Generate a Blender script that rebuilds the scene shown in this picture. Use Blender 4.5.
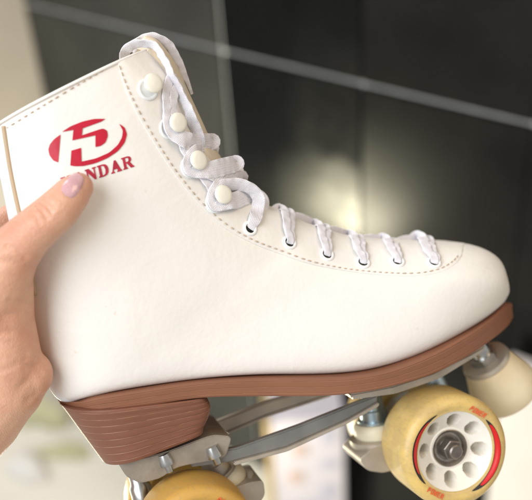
import bpy, bmesh, math, random
from mathutils import Vector, Matrix
from mathutils.bvhtree import BVHTree
from mathutils.geometry import tessellate_polygon
random.seed(4)
R_ = math.radians
sc = bpy.context.scene
for o in list(bpy.data.objects): bpy.data.objects.remove(o)
C = sc.collection

# ------------------------------------------------------------------ camera
D, S = 0.50, 0.00055           # camera distance to the skate, metres per photo pixel there
cd = bpy.data.cameras.new("camera"); cam = bpy.data.objects.new("camera", cd); C.objects.link(cam)
cam.location = (0, -D, 0); cam.rotation_euler = (R_(90), 0, 0)
cd.sensor_width = 36; cd.sensor_fit = 'HORIZONTAL'
cd.lens = 18 / (266 * S / D)
cd.clip_start = 0.02; cd.clip_end = 60
cd.dof.use_dof = True; cd.dof.focus_distance = 0.462; cd.dof.aperture_fstop = 5.2
sc.camera = cam

# ------------------------------------------------------------------ world and lamps
w = bpy.data.worlds.new("World"); sc.world = w; w.use_nodes = True
w.node_tree.nodes["Background"].inputs[0].default_value = (1.0, 0.97, 0.93, 1)
w.node_tree.nodes["Background"].inputs[1].default_value = 0.42
def area(name, loc, target, size, power, col):
    l = bpy.data.lights.new(name, 'AREA'); l.shape = 'RECTANGLE'; l.size, l.size_y = size
    l.energy = power; l.color = col
    o = bpy.data.objects.new(name, l); C.objects.link(o); o.location = loc
    o.rotation_euler = (Vector(target) - Vector(loc)).to_track_quat('-Z', 'Y').to_euler()
    return o
area("window_light", (-0.95, -1.30, 0.22), (0, 0, 0), (1.3, 1.4), 33, (0.94, 0.97, 1.0))
area("room_light", (0.9, -1.1, 1.0), (0.05, 0, 0), (0.9, 0.9), 8.5, (1.0, 0.74, 0.46))
area("floor_fill", (-0.75, 0.55, 1.15), (-0.35, 1.0, -0.5), (0.7, 0.7), 15, (1.0, 0.97, 0.92))  # added fill above the frame to brighten the floor, not a window
sc.view_settings.view_transform = 'Standard'; sc.view_settings.look = 'None'
sc.view_settings.exposure = 0.02; sc.view_settings.gamma = 1
sc.render.engine = 'CYCLES'; sc.cycles.use_denoising = True

# ------------------------------------------------------------------ helpers
def prop(o, label=None, cat=None, group=None, kind=None):
    if label: o['label'] = label
    if cat: o['category'] = cat
    if group: o['group'] = group
    if kind: o['kind'] = kind
    return o

class MB:
    def __init__(s): s.v = []; s.f = []; s.uv = {}
    def add(s, vs, fs):
        n = len(s.v); s.v += [Vector(p) for p in vs]; s.f += [tuple(i + n for i in f) for f in fs]; return n
    def grid(s, rows, closed=False, cap0=False, cap1=False):
        m = len(rows[0]); vs = [p for r in rows for p in r]; fs = []
        for i in range(len(rows) - 1):
            for j in range(m if closed else m - 1):
                k = (j + 1) % m
                fs.append((i*m+j, i*m+k, (i+1)*m+k, (i+1)*m+j))
        if cap0: fs.append(tuple(range(m))[::-1])
        if cap1: fs.append(tuple((len(rows)-1)*m + j for j in range(m)))
        return s.add(vs, fs)
    def tube(s, path, rad, n=10, cap=True):
        path = [Vector(p) for p in path]
        rad = rad if isinstance(rad, (list, tuple)) else [rad]*len(path)
        up = None; rows = []
        for i, p in enumerate(path):
            t = (path[min(i+1, len(path)-1)] - path[max(i-1, 0)]).normalized()
            if up is None: up = Vector((0, 0, 1)) if abs(t.z) < .9 else Vector((1, 0, 0))
            a = (up - t*up.dot(t)).normalized(); up = a; b = t.cross(a)
            rows.append([p + (a*math.cos(q) + b*math.sin(q))*rad[i] for q in [2*math.pi*j/n for j in range(n)]])
        s.grid(rows, True, cap, cap)
    def lathe(s, prof, org, ax, n=48, up=None, cap=True):
        """prof: list of (distance along axis, radius)"""
        ax = Vector(ax).normalized(); org = Vector(org)
        up = up or (Vector((0, 0, 1)) if abs(ax.z) < .9 else Vector((1, 0, 0)))
        a = (up - ax*up.dot(ax)).normalized(); b = ax.cross(a)
        rows = [[org + ax*h + (a*math.cos(q) + b*math.sin(q))*max(r, 1e-6) for q in [2*math.pi*j/n for j in range(n)]] for h, r in prof]
        s.grid(rows, True, cap and prof[0][1] > 1e-5, cap and prof[-1][1] > 1e-5)
    def prism(s, poly, y0, y1, bev=0.0, seg=2):
        """poly in (x, z); extruded along local y"""
        bm = bmesh.new()
        a = [bm.verts.new((p[0], y0, p[1])) for p in poly]; b = [bm.verts.new((p[0], y1, p[1])) for p in poly]
        bm.faces.new(a); bm.faces.new(b[::-1]); n = len(poly)
        for i in range(n): bm.faces.new((a[i], b[i], b[(i+1) % n], a[(i+1) % n]))
        bmesh.ops.recalc_face_normals(bm, faces=bm.faces)
        if bev: bmesh.ops.bevel(bm, geom=list(bm.edges), offset=bev, segments=seg, affect='EDGES', clamp_overlap=True)
        bm.verts.index_update()
        s.add([v.co.copy() for v in bm.verts], [[v.index for v in f.verts] for f in bm.faces]); bm.free()
    def box(s, c, size, rot=None, bev=0.0, seg=2):
        t = MB(); x, y, z = [q/2 for q in size]
        t.prism([(-x, -z), (x, -z), (x, z), (-x, z)], -y, y, bev, seg)
        m = rot or Matrix.Identity(3)
        s.add([m @ p + Vector(c) for p in t.v], t.f)
    def build(s, name, mat, parent=None, smooth=40, uv=None, sub=0):
        me = bpy.data.meshes.new(name); me.from_pydata(s.v, [], s.f); me.validate()
        bm = bmesh.new(); bm.from_mesh(me); bmesh.ops.recalc_face_normals(bm, faces=bm.faces)
        bm.to_mesh(me); bm.free()
        if uv:
            l = me.uv_layers.new(name="UVMap")
            for lp in me.loops: l.data[lp.index].uv = uv[lp.vertex_index]
        me.materials.append(mat)
        for p in me.polygons: p.use_smooth = True
        if smooth < 180: me.set_sharp_from_angle(angle=R_(smooth))
        o = bpy.data.objects.new(name, me); C.objects.link(o)
        if parent: o.parent = parent
        if sub:
            md = o.modifiers.new("sub", 'SUBSURF'); md.levels = sub; md.render_levels = sub
        return o

def cr(pts, n):
    """Catmull-Rom through pts (any dimension), n samples per span"""
    pts = [Vector(p) for p in pts]; out = []
    for i in range(len(pts)-1):
        p0 = pts[i-1] if i else pts[0]*2 - pts[1]
        p1, p2 = pts[i], pts[i+1]
        p3 = pts[i+2] if i+2 < len(pts) else pts[-1]*2 - pts[-2]
        for k in range(n):
            t = k/n
            out.append(0.5*((2*p1) + (p2-p0)*t + (2*p0-5*p1+4*p2-p3)*t*t + (3*p1-p0-3*p2+p3)*t**3))
    out.append(pts[-1].copy()); return out

def lerp_table(tab, x):
    if x <= tab[0][0]: return tab[0][1]
    for (a, b), (c, d) in zip(tab, tab[1:]):
        if x <= c:
            t = (x-a)/(c-a); t = t*t*(3-2*t); return b + (d-b)*t
    return tab[-1][1]

# ------------------------------------------------------------------ materials
def mat(name, col, rough=.5, metal=0, spec=.5, sss=0, sssr=(1, .4, .25), coat=0, var=0, vscale=40, bump=0, bscale=300, bdist=.0005, col2=None, emit=0, trans=0):
    m = bpy.data.materials.new(name); m.use_nodes = True; nt = m.node_tree; b = nt.nodes["Principled BSDF"]
    b.inputs['Base Color'].default_value = (*col, 1); b.inputs['Roughness'].default_value = rough
    b.inputs['Metallic'].default_value = metal; b.inputs['Specular IOR Level'].default_value = spec
    if sss:
        b.inputs['Subsurface Weight'].default_value = sss; b.inputs['Subsurface Radius'].default_value = sssr
        b.inputs['Subsurface Scale'].default_value = .004
    if coat: b.inputs['Coat Weight'].default_value = coat; b.inputs['Coat Roughness'].default_value = .15
    if trans: b.inputs['Transmission Weight'].default_value = trans
    tc = nt.nodes.new('ShaderNodeTexCoord')
    if var or col2:
        n = nt.nodes.new('ShaderNodeTexNoise'); n.inputs['Scale'].default_value = vscale; n.inputs['Detail'].default_value = 6
        nt.links.new(tc.outputs['Object'], n.inputs['Vector'])
        r = nt.nodes.new('ShaderNodeValToRGB'); r.color_ramp.elements[0].position = .35; r.color_ramp.elements[1].position = .68
        c2 = col2 or tuple(min(1, c*(1-var)) for c in col)
        r.color_ramp.elements[0].color = (*col, 1); r.color_ramp.elements[1].color = (*c2, 1)
        nt.links.new(n.outputs['Fac'], r.inputs['Fac']); nt.links.new(r.outputs['Color'], b.inputs['Base Color'])
    if bump:
        n = nt.nodes.new('ShaderNodeTexNoise'); n.inputs['Scale'].default_value = bscale; n.inputs['Detail'].default_value = 4
        nt.links.new(tc.outputs['Object'], n.inputs['Vector'])
        bp = nt.nodes.new('ShaderNodeBump'); bp.inputs['Strength'].default_value = bump; bp.inputs['Distance'].default_value = bdist
        nt.links.new(n.outputs['Fac'], bp.inputs['Height']); nt.links.new(bp.outputs['Normal'], b.inputs['Normal'])
    return m

LEATHER = mat("white_leather", (.82, .79, .745), .42, var=.05, vscale=22, bump=.35, bscale=420, bdist=.0004, spec=.4)
LEATHER2 = mat("white_leather_facing", (.82, .79, .745), .42, var=.05, vscale=25, bump=.3, bscale=420, bdist=.0004, spec=.4)
for L_ in (LEATHER, LEATHER2):
    nt = L_.node_tree; b_ = nt.nodes["Principled BSDF"]; tc = nt.nodes.new('ShaderNodeTexCoord')
    n2 = nt.nodes.new('ShaderNodeTexNoise'); n2.inputs['Scale'].default_value = 34; n2.inputs['Detail'].default_value = 3; n2.inputs['Distortion'].default_value = .8
    nt.links.new(tc.outputs['Object'], n2.inputs['Vector'])
    b2 = nt.nodes.new('ShaderNodeBump'); b2.inputs['Strength'].default_value = .35; b2.inputs['Distance'].default_value = .0016
    nt.links.new(n2.outputs['Fac'], b2.inputs['Height'])
    old = b_.inputs['Normal'].links[0].from_node; nt.links.new(b2.outputs['Normal'], old.inputs['Normal'])
    # a few faint scuffs
    n3 = nt.nodes.new('ShaderNodeTexNoise'); n3.inputs['Scale'].default_value = 130; n3.inputs['Detail'].default_value = 5; nt.links.new(tc.outputs['Object'], n3.inputs['Vector'])
    r3 = nt.nodes.new('ShaderNodeMapRange'); r3.inputs['From Min'].default_value = .72; r3.inputs['From Max'].default_value = .82; nt.links.new(n3.outputs['Fac'], r3.inputs['Value'])
    mx = nt.nodes.new('ShaderNodeMixRGB'); mx.inputs[2].default_value = (.66, .59, .50, 1); nt.links.new(r3.outputs[0], mx.inputs[0])
    oc = b_.inputs['Base Color'].links[0].from_socket; nt.links.new(oc, mx.inputs[1]); nt.links.new(mx.outputs[0], b_.inputs['Base Color'])
TONGUE = mat("tongue_leather", (.74, .64, .49), .6, var=.12, vscale=40, bump=.3, bscale=500)
LINING = mat("lining_cloth", (.62, .55, .44), .9, bump=.5, bscale=900)
BACKSTAY = mat("back_strip_leather", (.80, .82, .84), .4, bump=.2, bscale=500)
PIPING = mat("piping_leather", (.50, .38, .25), .6)
THREAD = mat("stitch_thread", (.62, .50, .38), .8, var=.25, vscale=200)
RED = mat("red_print", (.54, .008, .034), .38, spec=.5, var=.15, vscale=150)
RED2 = mat("dark_red_print", (.48, .02, .05), .45, var=.25, vscale=300)
LACE = mat("lace_cotton", (.83, .81, .86), .85, var=.07, vscale=120, bump=.6, bscale=3000, bdist=.0004)
nt = LACE.node_tree; b_ = nt.nodes["Principled BSDF"]; uvn = nt.nodes.new('ShaderNodeUVMap'); uvn.uv_map = "UVMap"
sp = nt.nodes.new('ShaderNodeSeparateXYZ'); nt.links.new(uvn.outputs[0], sp.inputs[0])
def mth(op, a, b=None):
    n = nt.nodes.new('ShaderNodeMath'); n.operation = op
    for i, q in enumerate((a, b)):
        if q is None: continue
        if isinstance(q, (int, float)): n.inputs[i].default_value = q
        else: nt.links.new(q, n.inputs[i])
    return n.outputs[0]
zig = mth('ABSOLUTE', mth('SUBTRACT', mth('FRACT', mth('MULTIPLY', sp.outputs['X'], 4.0)), .5))       # herringbone of the flat braid
wv = mth('SINE', mth('MULTIPLY', mth('ADD', sp.outputs['Y'], mth('MULTIPLY', zig, 1.6)), 7.5))
rb = mth('SINE', mth('MULTIPLY', sp.outputs['X'], 50.0))
hgt = mth('ADD', wv, mth('MULTIPLY', rb, .8))
b3 = nt.nodes.new('ShaderNodeBump'); b3.inputs['Strength'].default_value = .38; b3.inputs['Distance'].default_value = .00022; nt.links.new(hgt, b3.inputs['Height'])
old = b_.inputs['Normal'].links[0].from_node; nt.links.new(b3.outputs['Normal'], old.inputs['Normal'])
EYE = mat("white_enamel", (.84, .85, .85), .25, spec=.6)
HOOK = mat("cream_enamel", (.84, .81, .71), .28, spec=.6)
DARKHOLE = mat("eyelet_hole", (.04, .04, .035), .9)
STEEL = mat("zinc_steel", (.62, .63, .62), .28, 1, var=.3, vscale=160)
ALU = mat("cast_aluminium", (.58, .52, .44), .45, .6, var=.25, vscale=60, bump=.25, bscale=500)
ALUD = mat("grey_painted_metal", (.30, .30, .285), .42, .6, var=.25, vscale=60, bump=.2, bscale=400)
BLUEZ = mat("blue_zinc_bolt", (.50, .62, .68), .3, .9, var=.2, vscale=200)
CUSH = mat("rubber_cushion", (.80, .74, .56), .45, sss=.3, sssr=(1, .8, .4), var=.1, vscale=90)
TYRE = mat("yellow_urethane", (.74, .53, .175), .38, sss=.25, sssr=(1, .7, .2), var=.16, vscale=75, bump=.2, bscale=250, col2=(.57, .41, .17))
TYRER = mat("shaded_amber_urethane", (.58, .34, .075), .45, sss=.25, sssr=(1, .6, .1), var=.1, vscale=45)  # rear tyres: amber darkened to hold the heel's shadow
for T_ in (TYRE, TYRER):
    nt = T_.node_tree; b_ = nt.nodes["Principled BSDF"]; tc = nt.nodes.new('ShaderNodeTexCoord'); mp = nt.nodes.new('ShaderNodeMapping'); mp.inputs['Scale'].default_value = (1, .25, 1)
    nt.links.new(tc.outputs['Object'], mp.inputs[0]); n3 = nt.nodes.new('ShaderNodeTexNoise'); n3.inputs['Scale'].default_value = 700; n3.inputs['Detail'].default_value = 8; nt.links.new(mp.outputs[0], n3.inputs['Vector'])
    r3 = nt.nodes.new('ShaderNodeMapRange'); r3.inputs['From Min'].default_value = .48; r3.inputs['From Max'].default_value = .72; r3.inputs['To Max'].default_value = .22; nt.links.new(n3.outputs['Fac'], r3.inputs['Value'])
    mx = nt.nodes.new('ShaderNodeMixRGB'); mx.inputs[2].default_value = (.30, .22, .12, 1); nt.links.new(r3.outputs[0], mx.inputs[0]); oc = b_.inputs['Base Color'].links[0].from_socket if b_.inputs['Base Color'].links else None
    if oc: nt.links.new(oc, mx.inputs[1])
    nt.links.new(mx.outputs[0], b_.inputs['Base Color'])
HUB = mat("white_nylon", (.84, .80, .72), .35, sss=.1, var=.05, vscale=100)
BEAR = mat("dull_steel", (.48, .43, .37), .42, .8, var=.4, vscale=220)
AXLE = mat("axle_steel", (.27, .24, .21), .42, .85, var=.3, vscale=300)
PRINTR = mat("wheel_red_print", (.62, .012, .012), .35)
PRINTK = mat("wheel_black_print", (.02, .018, .016), .4)
PRINTO = mat("wheel_orange_print", (.75, .13, .04), .4)
STOP = mat("cream_rubber", (.78, .68, .48), .55, sss=.15, sssr=(1, .8, .4), var=.12, vscale=45, bump=.2, bscale=200, col2=(.66, .53, .33))

ALUP = mat("shaded_cast_aluminium", (.42, .37, .31), .48, .55, var=.3, vscale=70, bump=.25, bscale=500)  # heel pad's copy of the aluminium, its shade painted into the colour
def layered(name, base, line, lines, thin, rough=.5, jitter=.04):
    """brown stacked-leather edge: thin pale lines at steps of the UV v coordinate"""
    m = bpy.data.materials.new(name); m.use_nodes = True; nt = m.node_tree; N = nt.nodes; L = nt.links
    b = N["Principled BSDF"]; b.inputs['Roughness'].default_value = rough; b.inputs['Specular IOR Level'].default_value = .35
    uv = N.new('ShaderNodeUVMap'); uv.uv_map = "UVMap"; sp = N.new('ShaderNodeSeparateXYZ'); L.new(uv.outputs[0], sp.inputs[0])
    tc = N.new('ShaderNodeTexCoord'); nz = N.new('ShaderNodeTexNoise'); nz.inputs['Scale'].default_value = 35; nz.inputs['Detail'].default_value = 5
    L.new(tc.outputs['Object'], nz.inputs['Vector'])
    a = N.new('ShaderNodeMath'); a.operation = 'MULTIPLY_ADD'; a.inputs[1].default_value = jitter; L.new(nz.outputs['Fac'], a.inputs[0]); L.new(sp.outputs['Y'], a.inputs[2])
    mu = N.new('ShaderNodeMath'); mu.operation = 'MULTIPLY'; mu.inputs[1].default_value = lines; L.new(a.outputs[0], mu.inputs[0])
    fr = N.new('ShaderNodeMath'); fr.operation = 'FRACT'; L.new(mu.outputs[0], fr.inputs[0])
    sb = N.new('ShaderNodeMath'); sb.operation = 'SUBTRACT'; sb.inputs[1].default_value = .5; L.new(fr.outputs[0], sb.inputs[0])
    ab = N.new('ShaderNodeMath'); ab.operation = 'ABSOLUTE'; L.new(sb.outputs[0], ab.inputs[0])
    mr = N.new('ShaderNodeMapRange'); mr.inputs['From Min'].default_value = thin; mr.inputs['From Max'].default_value = thin*.3
    L.new(ab.outputs[0], mr.inputs['Value'])
    n2 = N.new('ShaderNodeTexNoise'); n2.inputs['Scale'].default_value = 120; L.new(tc.outputs['Object'], n2.inputs['Vector'])
    r2 = N.new('ShaderNodeMapRange'); r2.inputs['From Min'].default_value = .35; r2.inputs['From Max'].default_value = .6; L.new(n2.outputs['Fac'], r2.inputs['Value'])
    m3 = N.new('ShaderNodeMath'); m3.operation = 'MULTIPLY'; L.new(mr.outputs[0], m3.inputs[0]); L.new(r2.outputs[0], m3.inputs[1])
    c0 = N.new('ShaderNodeMixRGB'); c0.inputs[1].default_value = (*base, 1); c0.inputs[2].default_value = (*[c*.78 for c in base], 1); L.new(nz.outputs['Fac'], c0.inputs[0])
    mx = N.new('ShaderNodeMixRGB'); mx.inputs[2].default_value = (*line, 1); L.new(m3.outputs[0], mx.inputs[0]); L.new(c0.outputs[0], mx.inputs[1])
    L.new(mx.outputs[0], b.inputs['Base Color'])
    bp = N.new('ShaderNodeBump'); bp.inputs['Strength'].default_value = .5; bp.inputs['Distance'].default_value = .0006; bp.invert = True
    L.new(mr.outputs[0], bp.inputs['Height']); L.new(bp.outputs[0], b.inputs['Normal'])
    return m
HEELM = layered("stacked_heel_leather", (.225, .092, .056), (.38, .20, .13), 8, .06, jitter=.018)
SOLEM = layered("sole_leather", (.275, .118, .066), (.32, .145, .085), 3, .08)

# ------------------------------------------------------------------ the skate's own frame
PSI, PHI, RHO = R_(12), R_(8), R_(20)
def roll(v): c, s = math.cos(RHO), math.sin(RHO); return Vector((v[0]*c - v[2]*s, v[1], v[0]*s + v[2]*c))
U = roll((math.cos(PSI), math.sin(PSI)*math.cos(PHI), math.sin(PSI)*math.sin(PHI)))
V = roll((0, -math.sin(PHI), math.cos(PHI)))
W = roll((math.sin(PSI), -math.cos(PSI)*math.cos(PHI), -math.cos(PSI)*math.sin(PHI)))
HB = .15
RM = Matrix((U, -W, V)).transposed()           # local (x toe, y away from the viewer, z up) -> world
ORG = RM @ Vector((0, 0, -HB))
CAML = RM.transposed() @ (Vector((0, -D, 0)) - ORG)
def dirl(px, py):
    return (RM.transposed() @ Vector(((px-266)*S, D, (250-py)*S))).normalized()
def B(px, py, wv=0.0):
    """local point at sideways distance wv (metres, + = near side) seen at a place of the photograph"""
    d = dirl(px, py); t = (-wv - CAML.y)/d.y
    return CAML + d*t
def PX(p):
    q = RM @ p + ORG; k = D/(q.y + D)
    return (266 + q.x*k/S, 250 - q.z*k/S)

skate = bpy.data.objects.new("roller_skate", None); C.objects.link(skate)
skate.matrix_world = Matrix.Translation(ORG) @ RM.to_4x4(); skate.empty_display_size = .05
prop(skate, "white leather high-top quad roller skate with brown heel, red oval logo and yellow wheels", "roller skate")

# ------------------------------------------------------------------ boot upper (lofted shell)
# back/bottom px, front/top px, half width mm, w for the back trace mm, exponents back, front
ST = [((-9, 133), (150, 53), 38, 0, .85, .80), ((1, 175), (178, 80), 38, 0, .85, .80), ((11, 225), (194, 119), 37, 0, .85, .80),
      ((22, 280), (212, 154), 36, 0, .85, .78), ((31, 325), (238, 187), 35.5, 0, .85, .78), ((42, 370), (262, 205), 35, 0, .82, .78),
      ((60, 399), (284, 213), 34, 6, .70, .78), ((84, 401), (303, 223), 33, 22, .48, .78), ((112, 396), (322, 229), 33, 30, .34, .78),
      ((150, 389), (345, 236), 33, 31, .28, .78), ((200, 382), (372, 239), 34, 32, .26, .78), ((260, 378), (402, 240), 37, 35, .26, .76),
      ((320, 378), (432, 241), 41, 39, .26, .76), ((370, 374), (456, 242), 43, 41, .27, .76), ((415, 361), (475, 246), 42, 40, .29, .78),
      ((450, 344), (489, 254), 38, 36, .32, .82), ((477, 328), (496, 266), 31, 29, .38, .9), ((494, 314), (502, 280), 21, 19, .5, 1), ((503, 304), (504.5, 292), 9, 8, .7, 1)]
rows = []
for a, b, hw, wb, pb, pf in ST:
    A = B(*a, wb/1000); F = B(*b, .004)
    rows.append((A.x, A.z, F.x, F.z, hw/1000, pb, pf))
FINE = []
def cr7(rows, n):
    out = []
    ext = lambda i: rows[max(0, min(len(rows)-1, i))]
    for i in range(len(rows)-1):
        p0, p1, p2, p3 = ext(i-1), ext(i), ext(i+1), ext(i+2)
        for k in range(n):
            t = k/n
            out.append([0.5*((2*b) + (c-a)*t + (2*a-5*b+4*c-d)*t*t + (3*b-a-3*c+d)*t**3) for a, b, c, d in zip(p0, p1, p2, p3)])
    out.append(list(rows[-1])); return out
FINE = cr7(rows, 8)
NT = 72
def spow(x, p): return math.copysign(abs(x)**p, x)
def surf(r, th, off=0.0):
    """th 0 = back/bottom end, pi = front/top end on the near side, 2pi round the far side"""
    ax, az, fx, fz, hw, pb, pf = r
    c, s = math.cos(th), math.sin(th)
    k = (1-c)/2; k = k*k*(3-2*k); p = pb + (pf-pb)*k
    u = .5 - .5*spow(c, p if p < 1 else 1); w_ = spow(s, p)*hw
    x = ax + (fx-ax)*u; z = az + (fz-az)*u
    return Vector((x, -w_, z))
ring = [2*math.pi*j/NT for j in range(NT)]
bootrows = [[surf(r, t) for t in ring] for r in FINE]
for _ in range(10):
    nb = [list(r) for r in bootrows]
    for i in range(3, len(bootrows)-3):
        for j in range(NT):
            a = min(j, NT-j)/NT*2                       # 0 back/bottom .. 1 front
            k = max(0, min(1, (a-.10)/.15))*max(0, min(1, (.62-a)/.12))
            if k: nb[i][j] = bootrows[i][j].lerp((bootrows[i-1][j]+bootrows[i+1][j]+bootrows[i-2][j]+bootrows[i+2][j])/4, .6*k)
    bootrows = nb
mb = MB(); mb.grid(bootrows, True, False, True)
bvh = BVHTree.FromPolygons(mb.v, mb.f)
# rim and inside of the collar
top = bootrows[0]; cen = sum(top, Vector())/NT
dwn = (sum(bootrows[10], Vector())/NT - cen)
def inset(ringp, k, dz): return [cen + (p-cen)*k + dwn*dz for p in ringp]
rim = MB(); rim.grid([top, inset(top, .985, -.03), inset(top, .96, -.03), inset(top, .945, .02), inset(top, .93, .6), inset(top, .90, 1.25)], True, False, True)
boot = mb.build("boot", LEATHER, skate, 180)
rim.build("collar_lining", LINING, boot, 180)

def hit(px, py, tree=None):
    d = dirl(px, py); r = (tree or bvh).ray_cast(CAML, d)
    if r[0] is None: return None, None
    n = r[1]
    return r[0], (n if n.dot(d) < 0 else -n)

# facing panel round the lacing, both sides
SLINE = [(116, 59), (121, 75), (128, 95), (140, 120), (158, 150), (178, 180), (200, 206), (222, 226), (250, 242), (280, 254), (310, 264),
         (345, 271), (380, 275), (415, 276), (440, 272), (455, 264), (462, 255), (463, 246)]
SPX = [(p.x, p.y) for p in cr([(*p, 0) for p in SLINE], 6)]
poly = SPX + [(470, 235), (470, 150), (200, -60), (110, -60)]
def inside(x, y):
    c = False; j = len(poly)-1
    for i in range(len(poly)):
        (xi, yi), (xj, yj) = poly[i], poly[j]
        if (yi > y) != (yj > y) and x < (xj-xi)*(y-yi)/(yj-yi)+xi: c = not c
        j = i
    return c
def nrm(r0, r1, th):
    a = surf(r0, th); b = surf(r1, th); c = surf(r0, th+.02)
    return (b-a).cross(c-a).normalized()
FR = cr7(rows, 20)
prow = []
for i in range(len(FR)-1):
    r = FR[i]; lo = None
    ths = [math.pi*(1-.9*k/240) for k in range(241)]
    for k, t in enumerate(ths):
        if k > 5 and not inside(*PX(surf(r, t))):
            t0, t1 = t, ths[k-1]
            for _ in range(14):
                tm = (t0+t1)/2
                if inside(*PX(surf(r, tm))): t1 = tm
                else: t0 = tm
            lo = t1; break
    if lo is None or lo > math.pi*.97: 
        if prow: break
        continue
    hi = math.pi*.972
    prow.append((r, FR[i+1], lo, hi))
def offs(r0, r1, t, side, d):
    p = surf(r0, t); n = nrm(r0, r1, t)
    if n.y > 0: n = -n
    p = p + n*d
    return Vector((p.x, p.y*side, p.z))
for side in (1, -1):
    f = MB(); M = 18; g = []
    for ip, (r0, r1, lo, hi) in enumerate(prow):
        tk = 1 - .85*max(0, min(1, (ip/len(prow)-.70)/.28))
        row = [offs(r0, r1, lo, side, -.0004), offs(r0, r1, lo, side, .0006*tk)]
        row += [offs(r0, r1, lo + (hi-lo)*k/M, side, .0011*tk) for k in range(1, M)]
        row += [offs(r0, r1, hi, side, .0010*tk), offs(r0, r1, hi, side, -.0008)]
        g.append(row)
    f.grid(g)
    fo = f.build("lace_facing", LEATHER2, boot, 60)
    if side == 1:
        n0 = len(mb.v); allv = mb.v + f.v; allf = mb.f + [tuple(i+n0 for i in q) for q in f.f]
        bvh2 = BVHTree.FromPolygons(allv, allf)

# tongue, standing a little above the collar
tp = [(146, 34), (160, 45), (175, 66), (187, 92), (199, 118), (213, 147), (236, 181), (260, 202), (284, 212.5), (322, 230), (372, 240), (425, 241)]
tpt = cr([B(*p, .002) for p in tp], 6)
t_ = MB(); g = []
for i, p in enumerate(tpt):
    tg = (tpt[min(i+1, len(tpt)-1)] - tpt[max(i-1, 0)]).normalized(); nn = Vector((0, 1, 0)).cross(tg); nn = -nn if nn.x < 0 else nn
    f_ = max(0, min(1, (44-i)/14))
    hw = (.006 + .015*f_)*min(1, .6 + .1*i); dr = .0012 + .0075*f_
    g.append([p + Vector((0, hw*k/8, 0)) - nn*(dr*(k/8)**2) + nn*.0004 for k in range(-8, 9)] +
             [p + Vector((0, hw*k/8, 0)) - nn*(dr*(k/8)**2 + .003) for k in range(8, -9, -1)])
t_.grid(g, True, True, True); t_.build("tongue", TONGUE, boot, 60)

# stitching
def stitches(pxs, off=.0005, dash=.0023, gap=.0007, r=.00032, tree=None):
    pts = []
    for p in cr([(*p, 0) for p in pxs], 24):
        q, n = hit(p.x, p.y, tree)
        if q is not None: pts.append((q + n*off, n))
    m = MB(); acc = 0; seg = []; on = True
    for (a, na), (b, nb) in zip(pts, pts[1:]):
        if (a-b).length > .008: continue
        if on: seg.append(a)
        acc += (a-b).length
        if on and acc > dash:
            if len(seg) > 1: 
                k = len(seg); m.tube(seg, [r*(.5 if i in (0, k-1) else 1) for i in range(k)], 6)
            seg = []; on = False; acc = 0
        elif not on and acc > gap: on = True; acc = 0
    return m
inner = [(119, 66), (124, 80), (131, 96), (143, 119), (161, 149), (181, 178), (203, 204), (225, 223.5), (252, 239.5), (282, 251), (311, 261.3), (345, 268.5), (380, 272.3), (414, 273.3), (438, 269.5), (452, 262), (459, 254.5)]
st = stitches(inner, tree=bvh2)
st2 = stitches([(7, 128), (44, 105), (75, 86.5), (108, 67.5), (125, 58)], tree=bvh)
st.add(st2.v, st2.f)
st.build("stitching", THREAD, boot, 180)
# seam groove under the facing edge and rolled top binding
def cord(pxs, r, off, tree=None, n=12):
    pts = []
    for p in cr([(*p, 0) for p in pxs], n):
        q, nn = hit(p.x, p.y, tree)
        if q is not None: pts.append(q + nn*off)
    m = MB(); m.tube(pts, r, 8); return m
bind = MB(); bp = [surf(FINE[0], 2*math.pi*j/96) for j in range(96)]
zz = (FINE[0][2]-FINE[0][0], FINE[0][3]-FINE[0][1])
upv = -dwn.normalized()
bind.tube([p + upv*.0004 + (p-cen).normalized()*.0001 for p in bp + [bp[0]]], .0009, 8, False)
bind.build("collar_binding", LEATHER2, boot, 180)
# back strip with tan piping
pp = [(4, 126), (7, 145), (11, 170), (16, 195), (22, 222), (29, 255), (36, 295)]
cord(pp, .0011, .0003).build("piping", PIPING, boot, 180)
bs = MB(); g = []
for r in FR[:140]:
    g.append([(lambda q: q + Vector((q.x-(r[0]+r[2])/2, q.y, q.z-(r[1]+r[3])/2)).normalized()*(.0010*(1-abs((k-7)/7)**6) - .0003))(surf(r, math.pi*(k/14)*.0+ (k-7)/7*.36)) for k in range(15)])
bs.grid(g); bs.build("back_strip", BACKSTAY, boot, 180)

# logo: red oval with cut-out strokes, and lettering under it
def decal(polys, name, material, parent, off=.00035, tree=None, lv=3, cast=None):
    m = MB()
    for loops in polys:
        vs = [Vector((x, y, 0)) for x, y in loops]
        tris = [(vs[a], vs[b], vs[c]) for a, b, c in tessellate_polygon([vs])]
        for _ in range(lv):
            nt_ = []
            for a, b, c in tris:
                e = max((a-b).length, (b-c).length, (a-c).length)
                if e < 2.0: nt_.append((a, b, c)); continue
                ab, bc, ca = (a+b)/2, (b+c)/2, (c+a)/2
                nt_ += [(a, ab, ca), (ab, b, bc), (ca, bc, c), (ab, bc, ca)]
            tris = nt_
        for t in tris:
            q = []
            for p in t:
                if cast: q.append(cast(p))
                else:
                    h, n = hit(p.x, p.y, tree)
                    if h is not None: q.append(h + n*off)
            if len(q) == 3: m.add(q, [(0, 1, 2)])
    bm = bmesh.new(); me = bpy.data.meshes.new("t"); me.from_pydata(m.v, [], m.f); bm.from_mesh(me)
    bmesh.ops.remove_doubles(bm, verts=bm.verts, dist=1e-6); bm.verts.index_update()
    m2 = MB(); m2.add([v.co.copy() for v in bm.verts], [[v.index for v in f.verts] for f in bm.faces]); bm.free(); bpy.data.meshes.remove(me)
    return m2.build(name, material, parent, 180)
k = 5.911
def LG(pts): return [(45 + x/k, 112 + y/k) for x, y in pts]
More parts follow.
